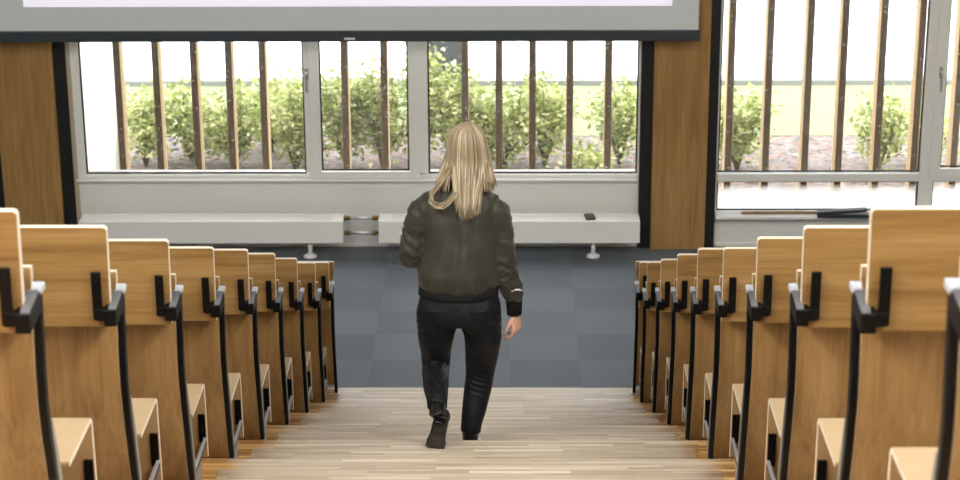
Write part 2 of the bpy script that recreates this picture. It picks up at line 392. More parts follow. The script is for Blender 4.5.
# front wall pieces round the two windows
W1 = (-3.434, 1.26, .60, 3.1); W2 = (1.894, 6.0, .29, 3.1)
wf = MB()
wf.box((-XS-.2, YW, -.1), (-3.434, YW+.24, ZC), M['wall'])
wf.box((-3.434, YW, -.1), (1.26, YW+.24, .60), M['wall2'])
wf.box((-3.434, YW, 3.1), (1.26, YW+.24, ZC), M['wall'])
wf.box((1.26, YW, -.1), (1.894, YW+.24, ZC), M['wall'])
wf.box((1.894, YW, -.1), (6.0, YW+.24, .29), M['wall2'])
wf.box((1.894, YW, 3.1), (6.0, YW+.24, ZC), M['wall'])
wf.box((6.0, YW, -.1), (XS+.2, YW+.24, ZC), M['wall'])
tag(wf.build('wall_front'), kind='structure')
struct('wall_left', (-XS-.2, YB, -.2), (-XS, YW, ZC), M['wall'])
struct('wall_right', (XS, YB, -.2), (XS+.2, YW, ZC), M['wall'])
struct('wall_back', (-XS-.2, YB-.2, -.2), (XS+.2, YB, ZC), M['wall'])
struct('ceiling', (-XS-.2, YB-.2, ZC), (XS+.2, YW+.24, ZC+.2), M['ceil'])
struct('floor', (-XS, .622, -.1), (XS, YW, 0), M['carpet'])
struct('floor', (-XS, -.02, -.1), (XS, .62, 0), M['parquet'])
for k in range(NP):                      # row platforms, each a full-width block
    y0 = -k*D; y1 = -(k+1)*D if k < NP-1 else YB
    struct('stair_platform', (-XS, y0, -.1), (XS, y1, zrow(k)), M['parquet'], .004)
    if k < NP-1:                         # the half-step in the aisle
        struct('stair_step', (-1.045, y1+.536, zrow(k)), (1.045, y1, zrow(k)+RISE/2), M['parquet'], .004)
struct('baseboard_front', (-3.42, YW-.02, 0), (1.25, YW, .03), M['frame'], .003)
struct('baseboard_front', (1.91, YW-.02, 0), (6.0, YW, .03), M['frame'], .003)

# oak piers with black steel strips either side
def pier(n, x0, x1, bl, br):
    o = MB().box((x0, YW-.10, 0), (x1, YW, ZC), M['oak_pier']).build('trim_%d' % n, bevel=.003); tag(o, kind='structure')
    MB().box((x0-bl, YW-.055, 0), (x0, YW, ZC), M['pierblack']).build('black_strip', o)
    MB().box((x1, YW-.055, 0), (x1+br, YW, ZC), M['pierblack']).build('black_strip', o)
pier(1, -4.02, -3.54, .13, .10)
pier(2, 1.36, 1.811, .10, .083)
tag(MB().box((-3.44, YW-.03, .0), (-3.41, YW+.0, 3.1), M['reveal']).build('trim_3'), kind='structure')

# ------------------------------------------------------------------ windows
def bars(mb, x0, x1, z0, z1, w, y0, y1, mat):
    mb.box((x0, y0, z0), (x0+w, y1, z1), mat); mb.box((x1-w, y0, z0), (x1, y1, z1), mat)
    mb.box((x0+w, y0, z0), (x1-w, y1, z0+w), mat); mb.box((x0+w, y0, z1-w), (x1-w, y1, z1), mat)
def pane(parent, x0, x1, z0, z1, y, mat='glass', gk=.014):
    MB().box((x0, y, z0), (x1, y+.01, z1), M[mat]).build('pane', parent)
    g = MB(); bars(g, x0, x1, z0, z1, gk, y-.008, y-.001, M['gasket']); g.build('gasket', parent)
def handle(parent, x, z, y):
    h = MB().box((x-.014, y-.012, z-.05), (x+.014, y, z+.05), M['chrome'])
    h.box((x-.009, y-.04, z-.01), (x+.009, y-.012, z+.01), M['chrome'])
    h.box((x-.008, y-.045, z-.15), (x+.008, y-.032, z+.012), M['chrome'])
    h.build('handle', parent, .003)

win1 = tag(empty('window_1', (-1.09, YW, .6)), kind='structure')
def wpart(win, mb, name, bevel=.003):
    o = mb.build(name, win, bevel); o.matrix_parent_inverse = Matrix.Translation(-win.location); return o
class PW:                                # parent wrapper that keeps world coordinates
    pass
def keep(win):
    for c in win.children:
        c.matrix_parent_inverse = Matrix.Translation(-win.location)
ZT = 3.1
f = MB()
f.box((-3.412, YW-.01, .60), (-3.345, YW+.10, ZT), M['frame']); f.box((1.245, YW-.01, .60), (1.26, YW+.10, ZT), M['frame'])
f.box((-3.345, YW-.01, .60), (1.245, YW+.10, .628), M['frame']); f.box((-3.345, YW-.01, ZT-.06), (1.245, YW+.10, ZT), M['frame'])
f.build('frame', win1, .003)
for x0, x1 in ((-1.503, -1.425), (-.585, -.488)):
    MB().box((x0, YW-.012, .645), (x1, YW+.09, ZT-.06), M['frame']).build('mullion', win1, .003)
s = MB(); bars(s, -1.46, -.56, .60, ZT-.06, .06, YW-.03, YW-.011, M['frame'])
s.box((-1.40, YW-.028, .66), (-1.375, YW+.02, ZT-.12), M['frame']); s.box((-.645, YW-.028, .66), (-.62, YW+.02, ZT-.12), M['frame']); s.build('opening_sash', win1, .003)
MB().box((-3.42, YW-.05, .578), (1.252, YW+.02, .598), M['white']).build('window_ledge', win1, .004)
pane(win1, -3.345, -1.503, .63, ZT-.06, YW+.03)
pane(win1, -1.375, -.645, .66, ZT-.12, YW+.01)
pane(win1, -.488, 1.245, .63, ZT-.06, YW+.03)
handle(win1, -1.475, 1.50, YW-.03)
keep(win1)

win2 = tag(empty('window_2', (3.9, YW, .29)), kind='structure')
f = MB()
f.box((1.894, YW-.01, .29), (1.91, YW+.10, ZT), M['frame']); f.box((5.94, YW-.01, .29), (6.0, YW+.10, ZT), M['frame'])
f.box((1.91, YW-.01, ZT-.06), (5.94, YW+.10, ZT), M['frame']); f.box((1.91, YW-.01, .275), (5.94, YW+.10, .30), M['frame'])
f.build('frame', win2, .003)
MB().box((1.91, YW-.02, .567), (3.585, YW+.09, .635), M['frame']).build('transom', win2, .004)
MB().box((3.70, YW-.02, .567), (5.94, YW+.09, .635), M['frame']).build('transom', win2, .004)
MB().box((3.585, YW-.015, .30), (3.70, YW+.09, ZT-.06), M['frame']).build('mullion', win2, .003)
s = MB(); bars(s, 3.66, 5.90, .60, ZT-.06, .085, YW-.035, YW-.016, M['frame']); s.build('opening_sash', win2, .003)
MB().box((1.90, YW-.10, .262), (5.99, YW+.02, .288), M['white']).build('window_ledge', win2, .004)
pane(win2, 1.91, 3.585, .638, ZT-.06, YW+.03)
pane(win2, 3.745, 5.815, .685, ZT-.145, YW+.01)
pane(win2, 1.91, 3.585, .305, .565, YW+.03, 'frosted')
pane(win2, 3.70, 5.94, .305, .565, YW+.03, 'frosted')
handle(win2, 3.70, 1.50, YW-.035)
keep(win2)

# ------------------------------------------------------------------ radiators, pipes and small things by the wall
def radiator(x0, x1, feet, label):
    r = empty('radiator', ((x0+x1)/2, 3.45, 0))
    b = MB(); y0, y1, z0, z1 = 3.35, 3.57, .14, .33
    b.box((x0, y0, z0), (x1, y0+.02, z1), M['rad']); b.box((x0, y1-.02, z0), (x1, y1, z1), M['rad']); b.box((x0+.01, y0+.02, z0+.01), (x1-.01, y1-.02, z1-.03), M['rad'])
    b.build('panel', r, .004)
    g = MB()
    g.box((x0, y0+.02, z1-.014), (x0+.1, y1-.02, z1), M['rad']); g.box((x1-.1, y0+.02, z1-.014), (x1, y1-.02, z1), M['rad'])
    for i in range(5):
        yy = y0+.035+i*.035
        g.box((x0+.1, yy, z1-.012), (x1-.1, yy+.022, z1-.002), M['rad'])
    g.build('top_grille', r)
    for fx in feet:
        t = MB().tube([(fx, 3.42, .145), (fx, 3.42, .02)], .018, M['white'], 14)
        t.rings([(fx, 3.415, 0.0, .056, .056), (fx, 3.415, .014, .056, .056), (fx, 3.415, .028, .035, .035), (fx, 3.415, .034, .02, .02)], M['white'], 24)
        t.build('foot', r)
    MB().box((x0+.3, y1, .18), (x0+.36, YW-.001, .28), M['rad']).build('wall_bracket', r); MB().box((x1-.36, y1, .18), (x1-.3, YW-.001, .28), M['rad']).build('wall_bracket', r)
    for c in r.children: c.matrix_parent_inverse = Matrix.Translation(-r.location)
    return tag(r, label, 'radiator', 'low radiators under the wide window')
radiator(-3.36, -1.185, (-1.467, -2.9), 'low white radiator under the wide window, left of the two pipes')
radiator(-.893, 1.255, (.877, -.5), 'low white radiator under the wide window, right of the two pipes')
for z, w in ((.325, 'upper'), (.195, 'lower')):
    p = tag(empty('heating_pipe', (-1.04, 3.46, z)), '%s of two pale metal pipes joining the radiators, brass fitting each end' % w, 'pipe', 'pipes between the radiators')
    MB().tube([(-.145, 0, 0), (.147, 0, 0)], .013, M['chrome'], 12).build('pipe', p)
    for x0 in (-.142, .096):
        MB().tube([(x0, 0, 0), (x0+.018, 0, 0), (x0+.02, 0, 0), (x0+.048, 0, 0)], [.024, .024, .019, .019], M['brass'], 8).build('brass_fitting', p)
t = tag(empty('sensor_box', (.845, 3.45, .33)), 'small dark grey box lying on the right radiator', 'box')
MB().box((-.04, -.07, 0), (.04, .05, .022), M['darkplastic']).build('cover', t, .004)
MB().box((-.03, -.05, .022), (.03, .03, .027), M['darkplastic']).build('lid', t, .002)
t.rotation_euler = (0, 0, .12)

st = MB().tube([(2.12, 3.575, .3005), (2.6, 3.58, .3005), (3.12, 3.585, .3005)], .0125, M['stick'], 10)
tag(st.build('wooden_stick'), 'long thin brown wooden stick lying on the right window ledge', 'stick')
FOLD = t = tag(empty('folder', (2.955, 3.555, .288)), 'dark navy flat folder with tilted cover lying on the right window ledge', 'folder')
MB().box((-.215, 0, 0), (.215, .075, .026), M['case']).build('lower_cover', t, .003)
c = MB().prism([(-.215, .027), (.19, .055), (.188, .078), (-.217, .05)], .0, .07, lambda p, q, d: (p, d, q), M['case']); c.build('upper_cover', t, .003)
MB().box((-.19, .004, .024), (.2, .066, .030), M['bar']).build('pages', t)
t.rotation_euler = (0, 0, -.03)
# keep the stick clear of the folder
bpy.data.objects['wooden_stick'].location = (0, .095, 0)

# ------------------------------------------------------------------ projection screen
s = empty('projection_screen', (-1.1, 3.40, 1.84))
YS = 3.40
MB().box((-4.35, YS+.012, 1.905), (1.69, YS+.016, 5.6), M['screen']).build('screen_cloth', s)
MB().box((-3.69, YS+.008, 2.112), (1.475, YS+.011, 5.35), M['image']).build('projected_image', s)
MB().box((-4.35, YS-.012, 1.828), (1.703, YS+.03, 1.916), M['bar']).build('bottom_bar', s, .006)
MB().box((-1.135, YS-.015, 1.845), (-1.05, YS-.011, 1.862), M['white']).build('name_plate', s)
MB().box((-4.45, YS-.08, 5.6), (1.79, YW-.11, 5.82), M['bar']).build('casing', s, .01)
for bx in (-3.2, -.8, 1.1): MB().box((bx, YS+.16, 5.66), (bx+.06, YW-.001, 5.76), M['bar']).build('wall_bracket', s)
for c in s.children: c.matrix_parent_inverse = Matrix.Translation(-s.location)
tag(s, 'large white projection screen with dark bottom bar hanging before the windows', 'screen')

# ------------------------------------------------------------------ lecture benches
XE = 5.3                                  # outer end of the benches (distance from the axis)
def bench_parts(side, root, front=False):
    """parts of one row; local origin at the foot of the aisle post, u = outward"""
    X = lambda u: side*u
    dz = .02 if front else 0.0
    LEN = XE-1.06
    def poly_yz(pts, u0, u1, mat, edge=None, sm=False):
        mb = MB(); a, b = (u0, u1)
        p = pts if side > 0 else pts[::-1]
        mb.prism(p, X(a), X(b), lambda y, z, d: (d, y, z), mat, edge, sm); return mb
    # aisle post, bent at seat height
    cl = [(.02, 0), (-.03, .22), (-.072, .40), (-.088, .50), (-.086, .60), (-.065, .805+dz)]
    th = .017
    rear = [(y-th, z) for y, z in cl]; fro = [(y+th, z) for y, z in cl]
    poly_yz(fro[::-1]+rear if False else rear[::-1]+fro, 0, .022, M['black']).build('side_post', root, .004)
    if not front:
        g = MB()
        gp = [(.024, -.385), (.08, -.385), (.075, 0), (.01, .30), (-.035, .44), (-.068, .44), (-.03, .24), (.024, .0)]
        poly_yz(gp[::-1] if False else gp, .003, .02, M['greymetal']).build('side_plate', root)
    else:
        MB().box((X(-.012), -.005, 0), (X(.03), .06, .008), M['cap']).build('foot_plate', root, .003)
    # post-top reflection built as a pale cap; arm carrying the folded desk
    MB().box((X(-.004), -.105, .805+dz), (X(.034), -.03, .826+dz), M['cap']).build('post_sheen', root, .004)
    mb = MB(); ap = [(-.225, .752+dz), (-.225, .806+dz), (-.10, .824+dz), (-.085, .824+dz), (-.085, .765+dz)]
    poly_yz(ap, -.004, .036, M['black']).build('desk_arm', root, .004)
    mb = MB().prism([(X(-.003), -.222), (X(.020), -.222), (X(.030), -.105), (X(-.003), -.105)][::int(side)], 0, .004, lambda x, y, d: (x, y, d+.8065+dz+(y+.225)*.146), M['armsheen']); mb.build('arm_top_strip', root)  # reflection along the arm top, built as a grey strip
    # hinge plate on the rear face of the desk leaf
    br = MB().box((X(.040), -.214, .77+dz), (X(.070), -.202, .925+dz), M['black'])
    br.box((X(.03), -.216, .768+dz), (X(.064), -.19, .806+dz), M['black'])
    for zz in (.80, .90): br.tube([(X(.055), -.213, zz+dz), (X(.055), -.217, zz+dz)], .004, M['black'], 8)
    br.build('desk_hinge', root, .003)
    # folded desk leaf
    u0 = .020 if side < 0 else .016; r = .013
    zt, zb = 1.063, .742
    out = [(u0, zb)]+[(u0+r-r*math.cos(a), zt-r+r*math.sin(a)) for a in [i*PI/2/5 for i in range(6)]]+[(LEN, zt), (LEN, zb)]
    yv = -.19
    mb = MB()
    p = [(X(u), z) for u, z in out]
    p = p if side < 0 else p[::-1]
    mb.prism(p, yv-.0, yv+.028, lambda x, z, d: (x, d+(z-.742)*.05, z), M['oak_h'], M['edge'])
    mb.build('desk_leaf', root, .003)
    # bent backrest panel
    zl = [(0.02 if front else .0), .22, .40, .50, .60, .805, .81, .86, .892]
    yl = [.012, -.038, -.080, -.096, -.094, -.078, -.078, -.100, -.100]
    if front: zl[-1] = .93
    t2 = .020
    if front: yl = [.126]*9
    # flat mesh strip: rear face, front face, edges
    mb = MB(); n = 0; K = len(zl)
    for u in (.0225, LEN):
        for (y, z) in zip(yl, zl):
            if u < 1: u = .012 if z > .85 else .0225
            mb.v.append((X(u), y-t2/2, z)); mb.v.append((X(u), y+t2/2, z))
    def q(ids, mat, sm=False): mb.face(ids if side > 0 else ids[::-1], mat, sm)
    o2 = 2*K
    for i in range(K-1):
        a = 2*i
        q([a, o2+a, o2+a+2, a+2], M['oak_v'], True)              # rear (faces -y)
        q([a+1, a+3, o2+a+3, o2+a+1], M['oak_v'], True)          # front
        q([a, a+2, a+3, a+1], M['edge']); q([o2+a, o2+a+1, o2+a+3, o2+a+2], M['edge'])
    e = 2*(K-1)
    q([e, o2+e, o2+e+1, e+1], M['edge']); q([0, 1, o2+1, o2], M['edge'])
    mb.build('backrest_panel', root)
    if front: return
    # bent plywood seat with its apron
    u0, u1 = .036, .56
    ys, ye, zs, zb = .26, .595, .176, -.165
    rr = .03; tt = .018
    outer = [(ys, zs)]+[(ye-rr+rr*math.sin(a), zs-rr+rr*math.cos(a)) for a in [i*PI/2/6 for i in range(7)]]+[(ye+.012, zb)]
    inner = [(ye+.012-tt, zb)]+[(ye-rr+(rr-tt)*math.sin(a), zs-rr+(rr-tt)*math.cos(a)) for a in [i*PI/2/6 for i in range(6, -1, -1)]]+[(ys, zs-tt)]
    prof = (outer+inner)[::-1]
    sm = MB(); pr = prof if side > 0 else prof[::-1]
    n = len(pr)
    sm.prism(pr, X(u0), X(u1), lambda y, z, d: (d, y, z), M['edge'], M['seat'], True)
    so = sm.build('seat', root, .004)
    so.data.materials.append(M['seatshade'])
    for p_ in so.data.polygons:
        if abs(p_.normal.x) < .5 and (p_.normal.y < -.5 or p_.normal.z < -.7): p_.material_index = len(so.data.materials)-1  # rear and lower faces take the painted shade tone
    hp = MB().box((X(.040), ye-.022, -.09), (X(.068), ye-.006, .035), M['black'])
    for zz in (.01, -.03): hp.tube([(X(.054), ye-.02, zz), (X(.054), ye-.026, zz)], .004, M['black'], 8)
    hp.build('seat_hinge', root, .003)
    MB().box((X(.038), .04, -.098), (X(.050), ye-.015, -.073), M['black']).build('seat_arm', root, .003)
    MB().box((X(.037), .24, -.073), (X(.049), ye-.02, -.066), M['steel']).build('arm_top_strip', root)
    poly_yz([(.03, -.385), (.26, -.385), (.46, -.10), (.05, -.10)], .040, .048, M['greymetal']).build('gusset_plate', root)

ordw = ['front', 'second', 'third', 'fourth', 'fifth', 'sixth', 'seventh', 'eighth', 'ninth', 'tenth']
LEAF_L = (-.016, -.007, 0, -.003, -.019, -.017, -.004, 0)          # the leaves do not all fold to the same height
LEAF_R = (-.014, -.015, -.006, 0, -.023, -.010, -.007, .004, 0)
for side, nm, n in ((-1, 'left', 8), (1, 'right', 9)):
    first = None
    for k in range(n):
        loc = (-1.054 if side < 0 else 1.046, -k*D, zrow(k))
        if first is None:
            first = o = empty('lecture_bench', loc); bench_parts(side, o)
        else:
            o = copy_tree(first); o.location = loc
        dl_ = (LEAF_L if side < 0 else LEAF_R)[k]
        for c in o.children:
            if c.name.startswith('desk_leaf'): c.location.z = dl_
        if k == 0: lab = 'oak lecture bench %s of the aisle, next behind the front desk' % nm
        elif k == n-1: lab = 'oak lecture bench %s of the aisle, nearest row to the camera' % nm
        else: lab = 'oak lecture bench %s of the aisle, %s bench counted from the front desk' % (nm, ordw[k])
        tag(o, lab, 'bench', 'lecture benches %s of the aisle' % nm)
    o = empty('front_desk', (-1.012 if side < 0 else 1.030, .50, 0)); bench_parts(side, o, True)
    for c in o.children:
        if c.name.startswith('desk_leaf'): c.location.z = -.038
    tag(o, 'oak front desk panel with black post %s of the aisle, beside the carpet' % nm, 'desk', 'front desks beside the carpet')

# ------------------------------------------------------------------ outside
struct('ground_mulch', (-9, YW+.24, -.2), (12, 6.75, .10), M['mulch'])
struct('ground_lawn', (-14, 6.75, -.2), (18, 8.75, .105), M['lawn'])
struct('ground_kerb', (-14, 8.75, -.2), (18, 8.93, .16), M['kerb'])
struct('ground_paving', (-40, 8.93, -.2), (40, 60, .10), M['paving'])
tag(MB().box((-4.0, 4.0, .1), (-3.43, 5.6, 4.0), M['extwhite']).build('wall_exterior'), kind='structure')
struct('wall_exterior', (-14, 4.0, .1), (-4.6, 4.3, 6), M['extwhite'])

fins = [-3.1, -2.777, -2.457, -2.164, -1.882, -1.53, -1.196, -.865, -.50, -.188, .098, .379, .692, 1.015, 1.36, 1.70, 2.035, 2.353, 2.684, 2.969, 3.29, 3.607, 3.942, 4.26, 4.58]
vis1 = [-3.1, -2.777, -2.457, -2.164, -1.882, -1.196, -.865, -.188, .098, .379, .692, 1.015]
vis2 = [2.035, 2.353, 2.684, 2.969, 3.29, 3.607, 3.942]
fm = None
OW = ['first', 'second', 'third', 'fourth', 'fifth', 'sixth', 'seventh', 'eighth', 'ninth', 'tenth', 'eleventh', 'twelfth']
for lst, wn, depth in ((vis1, 'wide left window', .16), (vis2, 'right window', .16)):
    for i, x in enumerate(lst):
        w = .029
        if fm is None:
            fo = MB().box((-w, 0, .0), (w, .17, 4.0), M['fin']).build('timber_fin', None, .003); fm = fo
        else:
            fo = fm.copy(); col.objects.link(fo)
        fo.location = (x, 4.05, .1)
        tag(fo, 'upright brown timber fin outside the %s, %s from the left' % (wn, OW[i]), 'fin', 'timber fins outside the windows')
tag(MB().box((-.80, 7.3, .1), (-.24, 7.7, 5), M['pillar']).build('garden_pillar', None, .02), 'thick dark grey flecked pillar rising behind the shrubs', 'pillar')

def shrub(x, y, h, w, n, label, seed):
    rr = random.Random(seed)
    root = empty('leafy_shrub', (x, y, .10))
    st = MB(); tips = []
    for i in range(11):
        a = rr.uniform(0, 2*PI); l = rr.uniform(.25, 1)*w; hh = h*rr.uniform(.6, 1)*(1-.3*(l/w)**2)
        p = [Vector((0, 0, -.02)), Vector((l*.3*math.cos(a), l*.3*math.sin(a), hh*.4)), Vector((l*.65*math.cos(a+.2), l*.65*math.sin(a+.2), hh*.75)), Vector((l*.85*math.cos(a), l*.85*math.sin(a), hh))]
        st.tube(p, [.012, .009, .006, .003], M['stem'], 5)
        tips.append(p)
    st.build('stems', root)
    lf = MB(); mt = M['leaf']
    for i in range(n):
        p = rr.choice(tips); t = rr.uniform(.25, 1)*3; k = min(2, int(t)); c = p[k].lerp(p[k+1], t-k)
        c = c+Vector((rr.gauss(0, .085), rr.gauss(0, .085), rr.gauss(0, .075)))
        if c.z < .05: c.z = .06
        L = rr.uniform(.028, .055); d = Vector((rr.gauss(0, 1), rr.gauss(0, 1), rr.gauss(.3, .6))).normalized()
        up = Vector((rr.gauss(0, .5), rr.gauss(0, .5), 1)).normalized(); s_ = d.cross(up).normalized()*L*.5; nn = s_.cross(d).normalized()
        b = len(lf.v)
        lf.v += [tuple(c), tuple(c+d*L*.55+s_+nn*L*.12), tuple(c+d*L*1.5), tuple(c+d*L*.55-s_+nn*L*.12)]
        lf.face([b, b+1, b+2], mt, False); lf.face([b, b+2, b+3], mt, False)
    lf.build('foliage', root)
    return tag(root, label, 'shrub', 'shrubs in the bed outside the windows')
SH = [(-2.80, 5.9, .78, .30, 430, 'low pale green shrub outside between the first and third timber fins from the left'),
      (-2.08, 6.2, .74, .28, 380, 'small pale green shrub outside, farther back, behind the fourth timber fin from the left'),
(-3.22, 5.75, .85, .30, 420, 'pale green shrub outside, farthest left, beside the white wall'),
      (-2.38, 5.7, .80, .33, 520, 'low pale green shrub outside behind the third timber fin from the left'),
      (-1.80, 5.6, .92, .36, 640, 'pale green shrub outside, just left of the opening window sash'),
      (-1.32, 5.6, 1.0, .30, 640, 'tall pale green shrub outside, in the left half of the opening sash'),
      (-.98, 5.6, 1.06, .30, 640, 'tall pale green shrub outside, in the right half of the opening sash'),
      (-.62, 5.75, 1.18, .26, 560, 'tallest pale green shrub outside, in front of the grey pillar'),
      (-.26, 5.6, .98, .32, 640, 'pale green shrub outside, behind the person\'s head on the left'),
      (.14, 5.6, .92, .32, 620, 'pale green shrub outside, just right of the person\'s head'),
      (.52, 5.7, .92, .32, 600, 'pale green shrub outside in the middle of the wide right pane'),
      (.90, 5.15, .36, .2, 220, 'small low shrub in the bark bed, near the right end of the wide window'),
      (1.22, 5.8, .86, .26, 420, 'pale green shrub outside at the right end of the wide window'),
      (2.30, 5.6, .88, .30, 520, 'pale green shrub outside the right window, beside the oak pier'),
      (3.58, 5.5, .86, .28, 440, 'pale green shrub outside the right window, left of the white mullion'),
      (4.1, 5.7, .5, .25, 160, 'sparse small shrub outside, right of the white mullion in the right window')]
for i, a in enumerate(SH): shrub(a[0], a[1], a[2]*1.04, a[3]*1.12, int(a[4]*2.6), a[5], seed=31+i*7)
rr = random.Random(5); tags_left = [(-2.80, 5.45), (.33, 5.25), (3.0, 5.4)]

# ------------------------------------------------------------------ the person
P0 = Vector((-.08, -3.03, 1.128))
person = empty('person', P0)
def pbuild(mb, name, parent=person, bevel=0):
    o = mb.build(name, parent, bevel)
    return o
# limb centre lines (world)
LEG_L = [(-.185, -3.045, 1.95, .108), (-.198, -3.00, 1.80, .094), (-.203, -2.93, 1.69, .078), (-.205, -2.895, 1.605, .071)]
SHIN_L = [(-.205, -2.90, 1.60, .069), (-.204, -2.99, 1.588, .068), (-.198, -3.10, 1.572, .064), (-.190, -3.21, 1.552, .055), (-.187, -3.265, 1.535, .052), (-.187, -3.285, 1.528, .050)]
LEG_R = [(.022, -3.045, 1.95, .108), (.037, -3.01, 1.80, .097), (.030, -2.96, 1.68, .084), (.022, -2.925, 1.565, .074), (.008, -2.945, 1.48, .069), (-.006, -2.975, 1.40, .062), (-.024, -3.01, 1.305, .054), (-.028, -3.015, 1.275, .052)]
ARM_L = [(-.208, -2.995, 2.49, .060), (-.258, -3.005, 2.46, .066), (-.290, -3.02, 2.36, .061), (-.312, -3.03, 2.27, .060), (-.315, -3.005, 2.225, .060), (-.285, -2.92, 2.20, .056), (-.25, -2.84, 2.20, .052), (-.235, -2.81, 2.20, .046)]
ARM_R = [(.058, -2.995, 2.485, .060), (.104, -3.005, 2.455, .066), (.124, -3.02, 2.35, .062), (.138, -3.03, 2.22, .058), (.156, -3.015, 2.12, .056), (.178, -2.99, 2.045, .056), (.190, -2.98, 2.005, .050), (.192, -2.977, 1.985, .043)]
WR = Vector((.200, -2.972, 1.905)); WL = Vector((-.205, -2.755, 2.20))
HC = Vector((-.036, -2.94, 2.765))       # head centre

body = MB(); sk = M['skin']
body.rings([(-.08, -3.04, 1.93, .10, .07), (-.08, -3.045, 1.97, .155, .10), (-.08, -3.035, 2.06, .15, .095), (-.078, -3.02, 2.17, .13, .09), (-.076, -3.01, 2.30, .145, .10), (-.075, -3.0, 2.42, .145, .09), (-.075, -2.995, 2.50, .115, .075), (-.072, -2.99, 2.55, .075, .06), (-.060, -2.98, 2.60, .055, .055), (-.048, -2.965, 2.65, .052, .055), (-.040, -2.95, 2.70, .05, .055)], sk, 28)
def limb(mb, pts, fac, mat, seg=16): mb.tube([p[:3] for p in pts], [p[3]*fac for p in pts], mat, seg)
limb(body, LEG_L, .68, sk); limb(body, SHIN_L[:-2], .6, sk); limb(body, LEG_R+[(-.03, -3.02, 1.21, .05)], .68, sk)
limb(body, ARM_L[1:-2]+[(-.245, -2.835, 2.20, .04), (WL.x-.005, WL.y-.01, WL.z, .036)], .72, sk); limb(body, ARM_R[1:-2]+[(.19, -2.98, 1.99, .042), (WR.x, WR.y, WR.z, .036)], .72, sk)
body.ball((-.205, -2.90, 1.60), .055, sk)
# head: profile rings (front = +y)
hr = [(-.115, .030, .028, .042), (-.10, .044, .046, .028), (-.075, .056, .068, .012), (-.045, .062, .080, .004), (-.01, .067, .088, 0), (.03, .072, .094, -.004), (.065, .070, .092, -.008), (.09, .058, .076, -.010), (.108, .036, .048, -.010), (.116, .014, .02, -.010)]
body.rings([(HC.x, HC.y+o, HC.z+z, rx, ry) for z, rx, ry, o in hr], sk, 28)
body.tube([HC+Vector((0, .088, .015)), HC+Vector((0, .098, -.012)), HC+Vector((0, .110, -.034)), HC+Vector((0, .090, -.044))], [.008, .010, .014, .008], sk, 10)   # nose
for sx in (-1, 1):
    body.tube([HC+Vector((sx*.068, -.002, .02)), HC+Vector((sx*.078, -.010, .005)), HC+Vector((sx*.074, -.004, -.028))], [(.012, .008), (.016, .008), (.009, .006)], sk, 8)   # ears
    body.tube([HC+Vector((sx*.046, .075, .026)), HC+Vector((sx*.02, .088, .028))], [.010, .010], sk, 8)   # brow
body.tube([HC+Vector((-.02, .083, -.066)), HC+Vector((0, .092, -.066)), HC+Vector((.02, .083, -.066))], [.008, .011, .008], sk, 8)   # mouth
# hands
def hand(mb, W, d, nrm, sgn, curl):
    """W wrist, d finger direction, nrm palm normal, side vector points to the thumb"""
    d = d.normalized(); nrm = (nrm-d*nrm.dot(d)).normalized(); sd = d.cross(nrm).normalized()*sgn
    # palm: flattened lofted sections
    n0 = len(mb.v); secs = [(-.01, .024, .019), (.015, .030, .018), (.05, .040, .015), (.085, .041, .0125), (.094, .036, .010)]
    sg = 16
    for t, a, b in secs:
        for k in range(sg):
            an = 2*PI*k/sg; mb.v.append(tuple(W+d*t+sd*a*math.cos(an)+nrm*b*math.sin(an)))
    for i in range(len(secs)-1):
        for k in range(sg):
            a = n0+i*sg+k; b = n0+i*sg+(k+1) % sg; mb.face([a, b, b+sg, a+sg], sk, True)
    mb.face([n0+k for k in range(sg)][::-1], sk); e = n0+(len(secs)-1)*sg; mb.face([e+k for k in range(sg)], sk)
    for i, (off, L, r) in enumerate(((.031, .075, .0085), (.0105, .084, .0088), (-.0105, .078, .0084), (-.031, .062, .0074))):
        p = W+d*.084+sd*off; dirv = (d+sd*off*1.6).normalized(); pts = [p-d*.02, p]; rad = [r*1.05, r*1.1]
        for seg_l, ang in ((.46, curl[0]), (.30, curl[1]), (.24, curl[2])):
            axis = dirv.cross(nrm).normalized()
            rot = Matrix.Rotation(math.radians(ang+3*i), 3, axis); dirv = rot @ dirv
            p = p+dirv*L*seg_l; pts.append(p); rad.append(r*(1.0 if seg_l > .4 else .92 if seg_l > .25 else .72))
        mb.tube(pts, rad, sk, 10)
    p = W+d*.018+sd*.026; t1 = (d*.75+sd*.62+nrm*.35).normalized(); t2 = (d*.92+sd*.2+nrm*.38).normalized()
    mb.tube([p-t1*.01, p+t1*.018, p+t1*.04, p+t1*.04+t2*.026, p+t1*.04+t2*.048], [.013, .0135, .0115, .0098, .0068], sk, 10)
hand(body, WR, Vector((.06, .02, -1)), Vector((-.8, .5, 0)), -1, (26, 36, 26))
hand(body, WL, Vector((.72, .70, .05)), Vector((.45, -.6, -.35)), 1, (25, 35, 25))
for i, v in enumerate(body.v): body.v[i] = tuple(Vector(v)-P0)
bo = body.build('body', person); remesh(bo, .0042, 2)
# eyes and lips
for sx in (-1, 1):
    e = MB().ball(HC-P0+Vector((sx*.030, .082, .006)), .0105, M['eye'], 14, 8); e.build('eye', person)
    e = MB().ball(HC-P0+Vector((sx*.030, .0905, .005)), .0045, M['iris'], 10, 6); e.build('iris', person)

def loc_(mb):
    mb.v = [tuple(Vector(v)-P0) for v in mb.v]; return mb
def wrinkle(o, fn):
    me = o.data
    me.update()
    nr = [v.normal.copy() for v in me.vertices]
    for v, n_ in zip(me.vertices, nr): v.co += n_*fn(v.co+P0)
    me.update()

